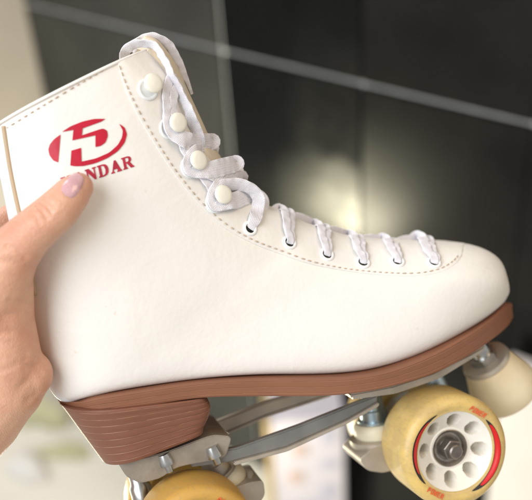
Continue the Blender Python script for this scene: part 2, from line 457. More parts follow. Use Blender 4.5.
def sm(pts, corners):
    """round the polygon except at the listed corner indices"""
    out = []; n = len(pts)
    for i in range(n):
        p = Vector((*pts[i], 0)); a = Vector((*pts[i-1], 0)); b = Vector((*pts[(i+1) % n], 0))
        if i in corners: out.append((p.x, p.y))
        else:
            for t in (0, .25, .5, .75, 1):
                q = (a*.25+p*.75)*(1-t)**2 + 2*p*t*(1-t) + (b*.25+p*.75)*t*t
                out.append((q.x, q.y))
    return out
logo = [LG(sm([(92, 133), (78, 298), (50, 287), (28, 257), (20, 221), (30, 190), (55, 160)], {0, 1})),
        LG(sm([(100, 118), (150, 85), (220, 57), (290, 41), (357, 41), (330, 58), (222, 97), (218, 138), (340, 97), (366, 110), (371, 142), (357, 180), (328, 201), (298, 207), (298, 138), (162, 168), (168, 106)],
                {0, 4, 5, 6, 7, 13, 14, 15, 16})),
        LG(sm([(150, 316), (156, 228), (213, 212), (216, 293), (300, 275), (380, 240), (430, 195), (455, 150), (460, 110), (438, 70), (470, 92), (484, 133), (470, 182), (430, 232), (370, 272), (300, 302), (230, 319), (180, 321)],
                {0, 1, 2, 3, 9}))]
decal(logo, "logo_emblem", RED, boot)
# bold serif capitals in a unit box, y up
GL = {'H': (1.0, [[(0, 0), (.42, 0), (.42, .09), (.33, .13), (.33, .46), (.67, .46), (.67, .13), (.58, .09), (.58, 0), (1, 0), (1, .09), (.9, .13), (.9, .87), (1, .91), (1, 1), (.58, 1), (.58, .91), (.67, .87), (.67, .57), (.33, .57), (.33, .87), (.42, .91), (.42, 1), (0, 1), (0, .91), (.1, .87), (.1, .13), (0, .09)]]),
      'A': (1.0, [[(0, 0), (.34, 0), (.34, .09), (.25, .13), (.3, .28), (.58, .28), (.63, .13), (.55, .09), (.55, 0), (1, 0), (1, .09), (.92, .13), (.6, 1), (.44, 1), (.12, .13), (0, .09)]]),
      'N': (1.0, [[(0, 0), (.33, 0), (.33, .09), (.23, .14), (.23, .68), (.72, 0), (.88, 0), (.88, .87), (1, .91), (1, 1), (.65, 1), (.65, .91), (.77, .86), (.77, .42), (.36, 1), (0, 1), (0, .91), (.11, .86), (.11, .14), (0, .09)]]),
      'D': (.95, [[(0, 0), (.5, 0), (.75, .06), (.9, .22), (.96, .5), (.9, .78), (.75, .94), (.5, 1), (0, 1), (0, .91), (.1, .87), (.1, .5), (.34, .5), (.34, .89), (.47, .89), (.62, .8), (.69, .5), (.62, .2), (.47, .11), (.34, .11), (.34, .495), (.1, .495), (.1, .13), (0, .09)]]),
      'R': (1.0, [[(0, 0), (.42, 0), (.42, .09), (.33, .13), (.33, .45), (.42, .45), (.68, 0), (1, 0), (1, .09), (.92, .13), (.7, .48), (.84, .6), (.86, .78), (.78, .93), (.55, 1), (0, 1), (0, .91), (.1, .87), (.1, .7), (.33, .7), (.33, .89), (.5, .89), (.62, .82), (.62, .65), (.52, .56), (.33, .56), (.33, .695), (.1, .695), (.1, .13), (0, .09)]])}
lets = []
b0 = Vector((63.5, 189.5)); bd = Vector((133.3-95, 170-182.4)).normalized(); upd = Vector((-bd.y, bd.x))*-1
upd = Vector((bd.y, -bd.x)); 
x = 0
for ch in "HANDAR":
    wd, pl = GL[ch]; W_ = 11.4; H_ = 12.0
    for p in pl: lets.append([tuple(b0 + bd*(x + (q[0] + .10*(q[1]-.5))*W_) + upd*(q[1]*H_)) for q in p])
    x += W_*1.115
decal(lets, "lettering", RED2, boot, lv=2)

# ------------------------------------------------------------------ sole and heel
def sole_outline():
    tpx = [(58, 400, 0), (64, 401, 10), (80, 402, 22), (100, 397.5, 30), (150, 389.5, 34), (200, 382.5, 35), (260, 379, 38), (320, 378.5, 43), (355, 377, 45.5), (390, 370.5, 46), (430, 355, 44), (465, 336, 38), (490, 319.5, 28), (505, 306, 15), (511, 303, 0)]
    bpx = [(60, 404), (66, 409), (82, 414), (102, 412), (152, 405), (203, 398), (262, 396.5), (315, 396.5), (352, 394), (389, 387.5), (433, 374.5), (469, 356), (494, 338.5), (508, 326), (513, 317)]
    T = [];
    for (x, y, w_), (bx, by) in zip(tpx, bpx):
        a = B(x, y, w_/1000); b = B(bx, by, w_/1000); T.append((a.x, a.z, b.x, b.z, w_/1000, 0, 0))
    return cr7(T, 6)
SO = sole_outline(); m = MB(); uv = []
K = 10; g = []
for ax, az, bx, bz, hw, _, _ in SO:
    hw = max(hw, .0004); row = []; e = .0009
    cx = lambda t: ax + (bx-ax)*t; cz = lambda t: az + (bz-az)*t
    for kx in range(-K, K+1): row.append((Vector((cx(0), hw*kx/K*.985, cz(0))), 0))
    for t in (.08, .25, .5, .75, .92): row.append((Vector((cx(t), hw + (.0006 if t < .3 else 0) - .0004*t, cz(t))), t))
    for kx in range(K, -K-1, -1): row.append((Vector((cx(1), hw*kx/K*.975, cz(1))), 1))
    for t in (.92, .75, .5, .25, .08): row.append((Vector((cx(t), -hw - (.0006 if t < .3 else 0) + .0004*t, cz(t))), t))
    g.append([p for p, _ in row]); uv += [(p.x*10, t) for p, t in row]
m.grid(g, True, True, True); m.build("sole", SOLEM, skate, 35, uv)

tb, bb_ = B(59.5, 402, .004), B(101, 458.5, .004)
tf, bf = B(208, 398, .034), B(206, 434, .031)
m = MB(); g = []; uv = []; NL = 29; NPL = 64
for i in range(NL):
    t = i/(NL-1)
    xb = tb.x + (bb_.x-tb.x)*t; zb = tb.z + (bb_.z-tb.z)*t
    xf = tf.x + (bf.x-tf.x)*t + .0035*math.sin(math.pi*min(1, t*1.15)); zf = tf.z + (bf.z-tf.z)*t
    hw = .0358 - .004*t
    gr = .00028 if (i % 4 == 0 and 0 < i < NL-1) else 0
    if i in (0, NL-1): gr = .0006
    row = []
    for j in range(NPL):
        q = 2*math.pi*j/NPL; c, s = math.cos(q), math.sin(q)
        if c < 0: cx_, sy = -abs(c)**.95, spow(s, .80)       # rounded back
        else: cx_, sy = spow(c, .22), spow(s, .22)           # squared-off breast
        f_ = .5 + .5*cx_
        if c < 0: f_ = .40*(1 + cx_)
        else: f_ = .40 + .60*cx_
        row.append(Vector((xb + (xf-xb)*f_, sy*(hw-gr), zb + (zf-zb)*f_)))
        uv.append((j/NPL, t))
    g.append(row)
m.grid(g, True, True, True); m.build("heel", HEELM, skate, 35, uv)

# ------------------------------------------------------------------ wheels, trucks, plate
WT = .0475
WF = B(457, 452.5, WT); WC_F = Vector((WF.x, 0, WF.z))
WR = B(201, 543, .042); WC_R = Vector((WR.x, 0, WR.z))
RW = .0268
def wheel(center, w0, sgn, material):
    """w0 = distance of the outer face from the midplane; sgn +1 = viewer's side"""
    ty = lambda w_: -w_*sgn
    root = bpy.data.objects.new("wheel", None); C.objects.link(root); root.parent = skate
    root.location = (center.x, ty(w0 - .016), center.z); root.scale = (1.10, 1.0, 1.10)
    def at(prof, name, mt, n=72, par=None):
        m = MB(); m.lathe([(h, r) for h, r in prof], (0, 0, 0), (0, -sgn, 0), n, cap=name != 'tyre'); return m.build(name, mt, root, 38)
    # axis: h measured outward from the wheel's mid-plane, outer face at h = .016
    tyre = at([(-.018, .0185), (-.0195, .0215), (-.0188, .0247), (-.0162, .0273), (-.0135, RW+.0010), (.0108, RW+.0010), (.0130, .0274), (.0149, .0261), (.0159, .0244), (.0163, .0232), (.0160, .0222), (.0150, .0208), (.0148, .0199), (.0100, .0188), (-.012, .0188)], "tyre", material)
    # hub: polar height field with eight pockets
    m = MB(); g = []; NA = 160; rs = [.0088 + (.0202-.0088)*i/36 for i in range(37)]
    for r in rs:
        row = []
        for j in range(NA):
            a = 2*math.pi*j/NA
            t = (r-.0088)/(.0202-.0088)
            h = .0060 + .0083*(t**1.1)
            if t < .12: h = .0072
            ph = ((a/(2*math.pi)*8) % 1) - .5
            arc = ph*2*math.pi/8*r
            d = math.hypot(arc/(.0034*(.62 + .5*t)), (r-.0147)/.0032)
            h -= .0105*max(0, min(1, (1.10-d)/.20))
            row.append(Vector((r*math.cos(a), -sgn*h, r*math.sin(a))))
        g.append(row)
    m.grid(g, True)
    m.lathe([(.0143, .0202), (.0150, .0204), (.0140, .0207)], (0, 0, 0), (0, -sgn, 0), 96, cap=False)
    m.lathe([(-.013, .0192), (-.013, .0088)], (0, 0, 0), (0, -sgn, 0), 64, cap=False)
    hub = m.build("hub", HUB, root, 50)
    b = at([(.0010, .0), (.0042, .0045), (.0044, .0060), (.0050, .0062), (.0050, .0074), (.0062, .0078), (.0070, .0086), (.0076, .0090), (.0072, .0094), (.0010, .0094)], "bearing", BEAR, 64)
    m = MB(); m.lathe([(.006, .0052), (.0118, .0052), (.0122, .0047), (.0122, .0034)], (0, 0, 0), (0, -sgn, 0), 6)
    m.lathe([(.0105, .0034), (.0150, .0034), (.0157, .0027), (.0157, 0)], (0, 0, 0), (0, -sgn, 0), 32)
    m.build("axle_nut", AXLE, root, 30)
    # printed crescents on the outer face
    def facept(r, a, d=.00012):
        # a: photo angle, degrees counter-clockwise from the right
        tab = [(.0190, .0148), (.0199, .0148), (.0208, .0150), (.0222, .0160), (.0232, .0163), (.0243, .0159)]
        h = tab[-1][1]
        for (r0, h0), (r1, h1) in zip(tab, tab[1:]):
            if r <= r1: h = h0 + (h1-h0)*(r-r0)/(r1-r0) if r1 > r0 else h0; break
        a = R_(a) - RHO
        return Vector((r*math.cos(a), -sgn*(h + d), r*math.sin(a)))
    if sgn == 1:
        for name, mt, spans in (("black_print", PRINTK, [(-68, 45, .0203, .0233, .00015), (118, 222, .0204, .0233, .00015)]), ("red_print", PRINTR, [(-54, 36, .0205, .0230, .0003), (132, 206, .0206, .0226, .0003)])):
            for a0, a1, r0, r1, d in spans:
                g = []; m = MB()
                for i in range(41):
                    t = i/40; a = a0 + (a1-a0)*t
                    wd = max(0, math.sin(math.pi*t))**(.45 if name == "red_print" else .6)
                    ri = r0 + (r1-r0)*(1-wd)*.35; ro = r0 + (r1-r0)*(.35 + .65*wd)
                    g.append([facept(ri + (ro-ri)*k_/6, a, d) for k_ in range(7)])
                m.grid(g); m.build(name, mt, tyre, 180)
        # little slanted letters either side of the crescents
        strokes = {'P': [[(0, 0), (.25, 1)], [(.25, 1), (.8, 1)], [(.8, 1), (.7, .5)], [(.7, .5), (.12, .5)]], 'O': [[(.1, 0), (.3, 1)], [(.3, 1), (.9, 1)], [(.9, 1), (.7, 0)], [(.7, 0), (.1, 0)]],
                   'W': [[(.1, 1), (.1, 0)], [(.1, 0), (.5, .8)], [(.5, .8), (.6, 0)], [(.6, 0), (1, 1)]], 'E': [[(.0, 0), (.25, 1)], [(.25, 1), (.9, 1)], [(.12, .5), (.7, .5)], [(0, 0), (.7, 0)]],
                   'R': [[(0, 0), (.25, 1)], [(.25, 1), (.85, 1)], [(.85, 1), (.7, .5)], [(.7, .5), (.12, .5)], [(.35, .5), (.75, 0)]]}
        for a0, sg in ((60, 1), (240, 1)):
            m = MB(); a = R_(a0); ex = Vector((math.cos(a-math.pi/2), math.sin(a-math.pi/2))); ey = Vector((math.cos(a), math.sin(a)))
            if a0 > 180: ex, ey = -ex, -ey
            org = Vector((math.cos(a), math.sin(a)))*.0220
            for i, ch in enumerate("POWER"):
                for s0, s1 in strokes[ch]:
                    q0, q1 = [org + ex*((i - 2.5 + s[0]*.82)*.0019) + ey*((s[1]-.5)*.0022) for s in (s0, s1)]
                    dd = (q1-q0).normalized(); pn = Vector((-dd.y, dd.x))*.00024
                    qs = []
                    for q in (q0-pn-dd*.0002, q0+pn-dd*.0002, q1+pn+dd*.0002, q1-pn+dd*.0002):
                        rr = q.length; aa = math.degrees(math.atan2(q.y, q.x))
                        qs.append(facept(rr, aa, .0007))
                    m.add(qs, [(0, 1, 2, 3)])
            m.build("wheel_lettering", PRINTO, tyre, 180)
    return root
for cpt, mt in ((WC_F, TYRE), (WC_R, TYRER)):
    wheel(cpt, WT, 1, mt); wheel(cpt, WT, -1, mt)

def L2(px, py, wv):  # (x, z) of a photo place at sideways distance wv
    p = B(px, py, wv); return (p.x, p.z)
plate = bpy.data.objects.new("plate", None); C.objects.link(plate); plate.parent = skate
# rails
for sg in (1, -1):
    w0 = .021
    pr = [L2(196, 452, w0), L2(235, 447, w0), L2(300, 424, w0), L2(350, 404, w0), L2(376, 394, w0), L2(376, 401, w0), L2(345, 419, w0), L2(285, 446, w0), L2(232, 460, w0), L2(205, 464, w0), L2(190, 466, w0)]
    if sg == -1: pr = [L2(186, 434, -w0), L2(212, 422, -w0), L2(266, 401, -w0), L2(330, 381, -w0), L2(330, 393, -w0), L2(266, 414, -w0), L2(226, 431, -w0), L2(200, 444, -w0), L2(186, 450, -w0)]
    m = MB(); m.prism(pr, -sg*.0185, -sg*.0235, .0008)
    # lower lip
    lip = [L2(330, 392.5, -w0), L2(266, 413.5, -w0), L2(226, 430.5, -w0), L2(226, 433, -w0), L2(266, 416, -w0), L2(330, 395, -w0)] if sg == -1 else [L2(376, 400.5, w0), L2(345, 418.5, w0), L2(285, 445.5, w0), L2(232, 459.5, w0), L2(232, 463, w0), L2(285, 449, w0), L2(345, 421.5, w0), L2(376, 404, w0)]
    m2 = MB(); m2.prism(lip, -sg*.0175, -sg*.0262, .0005)
    ro = m.build("rail", ALUD if sg == 1 else ALU, plate, 30); m2.build("rail_lip", ALU, ro, 30)  # far rail gets the paler metal: floor reflection put into its colour
# pads under heel and ball
zb = B(165, 452, .0).z
m = MB(); pr = [L2(118, 463, .025), L2(165, 452, .025), L2(212, 434, .025), L2(232, 436, .025), L2(225, 458, .025), L2(178, 466, .025), L2(160, 478, .025), L2(140, 483, .025), L2(126, 476, .025)]
m.prism(sm(pr, {0}), -.026, .026, .0022, 3); m.build("heel_pad", ALUP, plate, 35)
m = MB(); pr = [L2(350, 394, .03), L2(392, 386, .03), L2(432, 373, .03), L2(470, 354, .03), L2(486, 345, .03), L2(484, 352, .03), L2(440, 379, .03), L2(396, 394, .03), L2(352, 400, .03)]
m.prism(pr, -.030, .030, .001); m.build("ball_pad", ALU, plate, 35)

def truck(axle, rear):
    root = bpy.data.objects.new("truck", None); C.objects.link(root); root.parent = skate
    root.location = axle
    fx = -1 if not rear else 1         # kingpin leans towards the middle of the skate
    kx = fx*.027
    # axle and hanger
    m = MB(); m.lathe([(-.044, .0034), (.044, .0034)], (0, 0, 0), (0, 1, 0), 20); m.build("axle", STEEL, root, 40)
    m = MB(); m.lathe([(-.0185, .0062), (-.0175, .0085), (-.012, .0098), (0, .0105), (.012, .0098), (.0175, .0085), (.0185, .0062)], (0, 0, 0), (0, 1, 0), 28)
    kb = Vector((kx, 0, .004 if not rear else .001)); kd = Vector((-fx*.22, 0, 1)).normalized() if not rear else Vector((-fx*.22, 0, 1)).normalized()
    m.prism(sm([(0, -.009), (kx*1.2, -.008), (kx*1.55, -.002), (kx*1.62, .006), (kx*1.3, .0085), (0, .009)], set()), -.0155, .0155, .003, 3)
    m.lathe([(-.004, .012), (.001, .0155), (.004, .0158), (.0045, .014)], kb, kd, 36)
    m.prism([(0, -.005), (-fx*.016, .008), (-fx*.022, .016), (-fx*.017, .019), (0, .008)], -.007, .007, .0025, 3)
    m.build("hanger", ALU, root, 40)
    m = MB(); m.lathe([(.0046, .0118), (.0066, .0128), (.0108, .0126), (.0128, .0112)], kb, kd, 36)
    m.build("cushion", CUSH, root, 50)
    m = MB(); m.lathe([(.0128, .0098), (.0142, .0098), (.0142, .0078), (.0200, .0078), (.0204, .0062), (.030, .0056)], kb, kd, 32)
    m.build("kingpin_cup", BLUEZ if not rear else ALU, root, 30)
    m = MB(); m.lathe([(-.014, .0045), (-.012, .0062), (-.006, .0062), (-.0055, .005), (-.003, .005)], kb, kd, 6); m.build("kingpin_nut", STEEL, root, 30)
    m = MB(); m.lathe([(0, .0058), (.010, .0058), (.012, .0045), (.020, .0045)], Vector((-fx*.019, 0, .016)), Vector((fx*.1, 0, 1)), 24)
    m.build("pivot", BLUEZ if not rear else STEEL, root, 35)
    return root
truck(WC_F, False); truck(WC_R, True)

for px_b, py_b, w_b, r_b in ((166, 461, .0262, .0036), (214, 453, .0262, .0040)):
    c_ = B(px_b, py_b, w_b); m = MB(); m.lathe([(-.004, r_b*.8), (0, r_b), (.002, r_b), (.0024, r_b*.7)], c_, (0, 0, -1), 20); m.lathe([(.0024, r_b*.5), (.006, r_b*.5), (.0066, r_b*.35)], c_, (0, 0, -1), 16)
    m.build("mounting_bolt", STEEL, plate, 30)
# toe stop
ts0 = B(476, 352, .004); ts1 = B(467, 372, .008)
ax = (B(511, 399, -.002) - B(484, 358, .004)); ax = Vector((ax.x, ax.y, ax.z)).normalized()
root = bpy.data.objects.new("toe_stop", None); C.objects.link(root); root.parent = skate; o0 = B(484, 358, .004); root.location = o0
m = MB(); m.lathe([(.003, .0120), (.0045, .0145), (.012, .0170), (.020, .0196), (.027, .0210), (.030, .0198), (.031, .017), (.031, 0)], (0, 0, 0), ax, 48); m.build("rubber_plug", STOP, root, 40)
m = MB(); m.lathe([(.0005, .009), (.0005, .0140), (.0030, .0148), (.0042, .0135)], (0, 0, 0), ax, 40); m.build("washer", ALU, root, 30)
m = MB(); m.lathe([(-.004, .0085), (.0004, .0085), (.001, .006)], (0, 0, 0), ax, 6); m.lathe([(-.016, .0065), (-.004, .0065)], (0, 0, 0), ax, 24); m.build("bolt", STEEL, root, 30)

# ------------------------------------------------------------------ eyelets, hooks, laces
lf = boot
EY = [(250, 228.5), (289.5, 242.5), (327, 254.5), (363, 262.5), (397.5, 261.5), (434, 262.5)]
for px, py in EY:
    q, n = hit(px, py, bvh2)
    e = bpy.data.objects.new("eyelet", None)
    m = MB(); m.lathe([(-.0006, .0042), (.0004, .0041), (.0009, .0034), (.0007, .0026), (-.0004, .0023)], q, n, 28); o = m.build("eyelet", EYE, skate, 60)
    m = MB(); m.lathe([(.0001, .0025), (.0001, 0)], q, n, 20); m.build("eyelet_hole", DARKHOLE, o, 60)
HK = [(148, 89.5, 149.5, 86), (169, 128.5, 173.5, 124), (190, 167.5, 194, 162), (215, 203, 219, 196.5)]
for rx, ry, dx, dy in HK:
    q, n = hit(rx, ry, bvh2)
    m = MB(); m.lathe([(-.0008, .0056), (.0002, .0056), (.0007, .0050), (.0005, .0042), (.0001, .0036)], q, n, 28); o = m.build("lace_hook", EYE, skate, 60)
    m = MB(); m.lathe([(.0001, .0039 if ry < 190 else .0026), (.0002, 0)], q, n, 20); m.build("eyelet_hole", DARKHOLE if ry > 190 else EYE, o, 60)
    d, nd = hit(dx, dy, bvh2); nd = n
    m = MB(); m.lathe([(-.001, .0026), (.0036, .0024), (.0037, .0040), (.0041, .0048), (.0047, .0050), (.0053, .0047), (.0057, .0040), (.0059, .0028), (.0060, 0)], d, nd, 28)
    m.build("hook_head", HOOK, o, 50)

LUV = []
def ribbon(m, pts, width, thick=.0011, n=14):
    """pts: (px, py, lift mm, fallback w mm, twist deg); a flat lace with rounded edges"""
    P = []
    WD = []
    for px, py, lift, fw, tw, *wdp in pts:
        WD.append((wdp[0] if wdp else 0, 0, 0))
        q, nn = hit(px, py, bvh2)
        if q is None or fw is not None:
            if fw is None: fw = 10
            q = B(px, py, fw/1000); nn = -dirl(px, py)
        P.append((q + nn*lift/1000, nn, tw))
    cs = cr([p for p, _, _ in P], n); ns = cr([q for _, q, _ in P], n); tws = cr([(t, 0, 0) for _, _, t in P], n); wds = cr(WD, n)
    g = []; ln = 0
    for i, p in enumerate(cs):
        ln += (p - cs[i-1]).length*1000 if i else 0
        t = (cs[min(i+1, len(cs)-1)] - cs[max(i-1, 0)]).normalized(); nn = ns[i]; nn = (nn - t*nn.dot(t)).normalized()
        nn = Matrix.Rotation(R_(tws[i].x), 3, t) @ nn; sd = t.cross(nn)
        hw = width/2000 if not isinstance(width, (list, tuple)) else (width[0] + (width[1]-width[0])*i/(len(cs)-1))/2000
        if wds[i].x > .3: hw = wds[i].x/2000
        row = []
        for k_ in range(20):
            a = 2*math.pi*k_/20; c, s = math.cos(a), math.sin(a)
            cup = .00035*math.sin(ln*.55 + P[0][0].x*900) * c * c + .0002*math.sin(ln*1.3)*c
            row.append(p + sd*spow(c, .62)*hw + nn*(spow(s, .6)*thick/2 + cup))
            LUV.append((spow(c, .62)*.5 + .5, ln))
        g.append(row)
    m.grid(g, True, True, True)
lm = MB()
# straight runs up from the eyelets and over the edge of the facing
for (ex, ey), (tx, ty), wd in zip(EY[1:], [(283, 210), (319, 225), (353, 235.5), (387, 239), (422, 237.5)], (6.6, 6.4, 6.4, 6.4, 7.6)):
    ribbon(lm, [(ex, ey+1.5, -.8, None, 0), (ex-.5, ey-2.5, 1.5, None, 0), ((ex+tx)/2 - 1, (ey+ty)/2 + 2, 1.9, None, 0), (tx+1, ty+5, 1.7, None, 0), (tx-1, ty, 1.2, 4, 0), (tx-5, ty-1, .6, -8, 0), (tx-9, ty+3, 0, -22, 0)], [wd*.55, wd*1.0])
    ribbon(lm, [(ex+1.5, ey+1.5, -.8, None, 0), (ex+2, ey-4, 1.1, None, 0), ((ex+tx)/2 + 4, (ey+ty)/2 + 1, 1.1, None, 0), (tx+8, ty+7, 1.0, None, 0), (tx+7, ty+3, .6, 4, 0), (tx+4, ty+3, 0, -10, 0)], [wd*.45, wd*.85])
tops = [(268, 206), (283, 210), (319, 225), (353, 235.5), (387, 239), (422, 237.5)]
for (ax_, ay_), (bx_, by_) in zip(tops, tops[1:]):
    ribbon(lm, [(ax_+4, ay_+7, 0, 8, 0, 4.6), ((ax_*2+bx_)/3+3, (ay_*2+by_)/3+2.0, 0, 3, 0, 5), ((ax_+bx_*2)/3+1, (ay_+by_*2)/3+1.0, 0, -3, 0, 5), (bx_-1, by_+1.5, 0, -12, 0, 5), (bx_-3, by_+3, 0, -20, 0, 5)], 5)
# arch from the first eyelet up and back to the lowest hook
ribbon(lm, [(250, 230, -.7, None, 0, 4.5), (253, 221, 2.0, None, 0, 7), (257.5, 209, 2.6, 19, 0, 7.2), (258.5, 198, 2.6, 19, -5, 6.8), (251, 189, 2.8, 20, -15, 6.4), (240, 184.5, 3, 21, -20, 6.8), (228, 185, 3.4, 23, -20, 7), (218, 189, 2.8, None, 0, 6.5), (216, 197, 2.0, None, 0, 5)], 7)
ribbon(lm, [(252, 230, -.7, None, 0, 4), (257, 220, 1.3, 17, 0, 5.6), (263, 209, 1, 13, 0, 5.6), (264, 200, 1, 9, 0, 5.2), (258, 194, 0, 1, 0, 5.2), (248, 192, 0, -10, 0, 5.2), (236, 191, 0, -22, 0, 5.2)], 5.6)
def fold(px, py, wv):
    q = B(px, py, wv/1000); out = [(px, py, .8, wv, 0, 8.8)]
    for dx, dy, dz, wd in ((.0012, .005, .0, 8.6), (.0008, .013, -.002, 8.4), (-.002, .030, -.008, 8)):
        p = q + Vector((dx, dy, dz)); a = PX(p); out.append((a[0], a[1], 0, -p.y*1000, 0, wd))
    return out
# the lace wraps the stem of each hook and folds over the far edge
def wrap(hx, hy, inn, outp):
    """inn: points from the far edge to the hook; outp: from the hook back over the edge"""
    ribbon(lm, inn + [(hx-5.5, hy-5, 2.2, None, 0, 6.0), (hx-7.0, hy+2, 2.0, None, 0, 5.0), (hx-3, hy+7.5, 2.2, None, 0, 6.0)] + outp, 8)
wrap(216.5, 199, [(240, 178, 0, -16, 0, 7), (242, 177, 1, 2, 0, 7), (238, 177, 2.6, 13, 0, 7.4), (229, 179, 3.0, 20, 0, 7.6), (218, 184, 2.8, None, 0, 7.4)],
     [(226, 203.5, 3.2, None, 0, 8.2), (236, 200.5, 3.4, 23, 0, 9), (244, 197, 2.4, 19, 0, 9)] + fold(250, 194.5, 15))
wrap(192, 164.5, [(212, 153, 0, -16, 0, 7), (215.5, 153, 1, 2, 0, 7), (211, 152.5, 2.6, 13, 0, 7.4), (202, 151.5, 3.0, 20, 0, 7.4), (193, 153, 2.6, None, 0, 7)],
     [(203, 172.5, 3.2, None, 0, 8.6), (216, 169, 3.6, 25, 0, 9.4), (228, 166, 2.6, 20, 0, 9.4)] + fold(235.5, 164, 15))
ribbon(lm, [(195, 168, 1.2, None, 0, 4.5), (203, 178, 1.4, None, 0, 6), (210, 188, 1.4, None, 0, 6.4), (216, 199, 1.0, None, 0, 5)], 5)
ribbon(lm, [(200, 171, 1.6, None, 0, 5), (211, 178, 2.4, None, 0, 6.4), (225, 178, 2.6, 20, 0, 6.6), (236, 173, 1.6, 12, 0, 6.4), (238, 171, 0, -2, 0, 6), (232, 170, 0, -20, 0, 6)], 6)
# from the collar loop down to the second hook, round it, and over the edge
ribbon(lm, [(171, 74, 1.2, None, 0, 4.6), (166, 86, 1.4, None, 0, 4.8), (164.5, 100, 1.6, None, 0, 4.8), (165, 114, 1.8, None, 0, 4.8), (165.5, 126, 2.0, None, 0, 5), (169.5, 134, 2.3, None, 0, 6.2), (180, 140.5, 3.4, None, 0, 9), (193, 144, 3.8, 25, 0, 10.2), (204, 143, 2.6, 19, 0, 10)] + fold(211.5, 142, 14), 8)
ribbon(lm, [(176, 84, 1.6, None, 0, 4.6), (171.5, 95, 1.8, None, 0, 5), (171, 108, 1.8, None, 0, 5.2), (173, 118, 1.6, None, 0, 5), (176, 130, 1.6, None, 0, 5.4), (180, 142, 1.8, None, 0, 6.2), (185, 153, 1.8, None, 0, 6), (192, 164, 1.0, None, 0, 5)], 5)
ribbon(lm, [(124, 60, -1.5, 14, 0, 5), (126, 50.5, 1, 20, 30, 5.6), (137, 44, 2, 22, 45, 5.8), (151, 44.5, 2, 24, 50, 5.6), (161, 54, 2.5, 26, 50, 5.4), (170, 72, 3, 26, 50, 5.2), (179, 90, 3, 26, 45, 5.2), (188, 109, 3, 26, 35, 5.6), (195, 127, 3, 24, 15, 6), (199, 140, 2, 22, 0, 6.2), (198, 152, 1, 18, 0, 6)], 5.6)
ribbon(lm, [(131, 50, 0, 0, 0, 5), (140, 41, 0, 6, 35, 6), (153, 37.3, 0, 8, 45, 6.2), (165, 42, 0, 7, 40, 6), (174, 53, 0, 5, 30, 5.2), (181, 67, 0, 4, 15, 4), (187, 81, 0, 2, 5, 2.6), (192, 94, 0, -1, 0, 1.4)], 6.0)
lm.build("shoe_lace", LACE, skate, 62, LUV)

# ------------------------------------------------------------------ the hand
SKIN = mat("skin", (.70, .405, .275), .37, sss=.2, sssr=(1, .35, .2), var=.1, vscale=48, bump=.4, bscale=620, bdist=.0007, col2=(.62, .30, .20))
nt = SKIN.node_tree; b_ = nt.nodes["Principled BSDF"]; tc = nt.nodes.new('ShaderNodeTexCoord')
mp = nt.nodes.new('ShaderNodeMapping'); mp.inputs['Rotation'].default_value = (0, R_(-25), 0); mp.inputs['Scale'].default_value = (1.6, 1, .55); nt.links.new(tc.outputs['Object'], mp.inputs[0])
vo = nt.nodes.new('ShaderNodeTexVoronoi'); vo.feature = 'DISTANCE_TO_EDGE'; vo.inputs['Scale'].default_value = 620; nt.links.new(mp.outputs[0], vo.inputs['Vector'])
vm = nt.nodes.new('ShaderNodeMapRange'); vm.inputs['From Max'].default_value = .18; nt.links.new(vo.outputs['Distance'], vm.inputs['Value'])
b2 = nt.nodes.new('ShaderNodeBump'); b2.inputs['Strength'].default_value = .32; b2.inputs['Distance'].default_value = .0004; nt.links.new(vm.outputs[0], b2.inputs['Height'])
old = b_.inputs['Normal'].links[0].from_node; nt.links.new(b2.outputs['Normal'], old.inputs['Normal'])
NAIL = mat("nail", (.60, .33, .35), .12, spec=.7, coat=.6, col2=(.67, .42, .46), vscale=1500)
def hp(px, py, wv): return B(px, py, wv/1000)
def blob(m, chain):
    """chain of (point, radius m): tapered capsule run"""
    for (a, ra), (b, rb) in zip(chain, chain[1:]):
        n = 10
        path = [a + (b-a)*i/n for i in range(n+1)]; rad = [ra + (rb-ra)*i/n for i in range(n+1)]
        d = (b-a).normalized()
        pre = [(a - d*ra*math.cos(t), ra*math.sin(t)) for t in [math.pi/2*i/6 for i in range(1, 6)]]
        post = [(b + d*rb*math.sin(t), rb*math.cos(t)) for t in [math.pi/2*i/6 for i in range(1, 6)]]
        path = [p for p, _ in pre] + path + [p for p, _ in post]; rad = [r for _, r in pre] + rad + [r for _, r in post]
        m.tube(path, rad, 16)
hm = MB(); px_ = .00050
blob(hm, [(hp(78.5, 187.5, 46.5), .0074), (hp(71, 195, 48), .0090), (hp(58, 210, 48.5), .0102), (hp(45, 221, 48), .0104), (hp(28, 236, 46), .0112), (hp(10, 256, 42), .0135), (hp(-4, 285, 36), .0165), (hp(-22, 330, 24), .021), (hp(-45, 390, 8), .024), (hp(-95, 470, -6), .027), (hp(-230, 650, -20), .031)])
# thenar bulge, heel of the hand, and palm wrapping the back of the boot
blob(hm, [(hp(2, 285, 34), .0150), (hp(2, 320, 30), .0155), (hp(6, 355, 26), .0170), (hp(8, 385, 20), .0185), (hp(-20, 415, 8), .022), (hp(-70, 460, 0), .026)])
blob(hm, [(hp(27, 375, 24), .0130), (hp(12, 390, 18), .0160), (hp(-20, 420, 8), .018)])
blob(hm, [(hp(-20, 250, 20), .013), (hp(-22, 300, 10), .014), (hp(-20, 350, 0), .016), (hp(-25, 395, -6), .019)])
blob(hm, [(hp(-22, 262, -4), .011), (hp(-26, 285, -12), .013), (hp(-24, 330, -20), .015), (hp(-30, 395, -18), .019)])
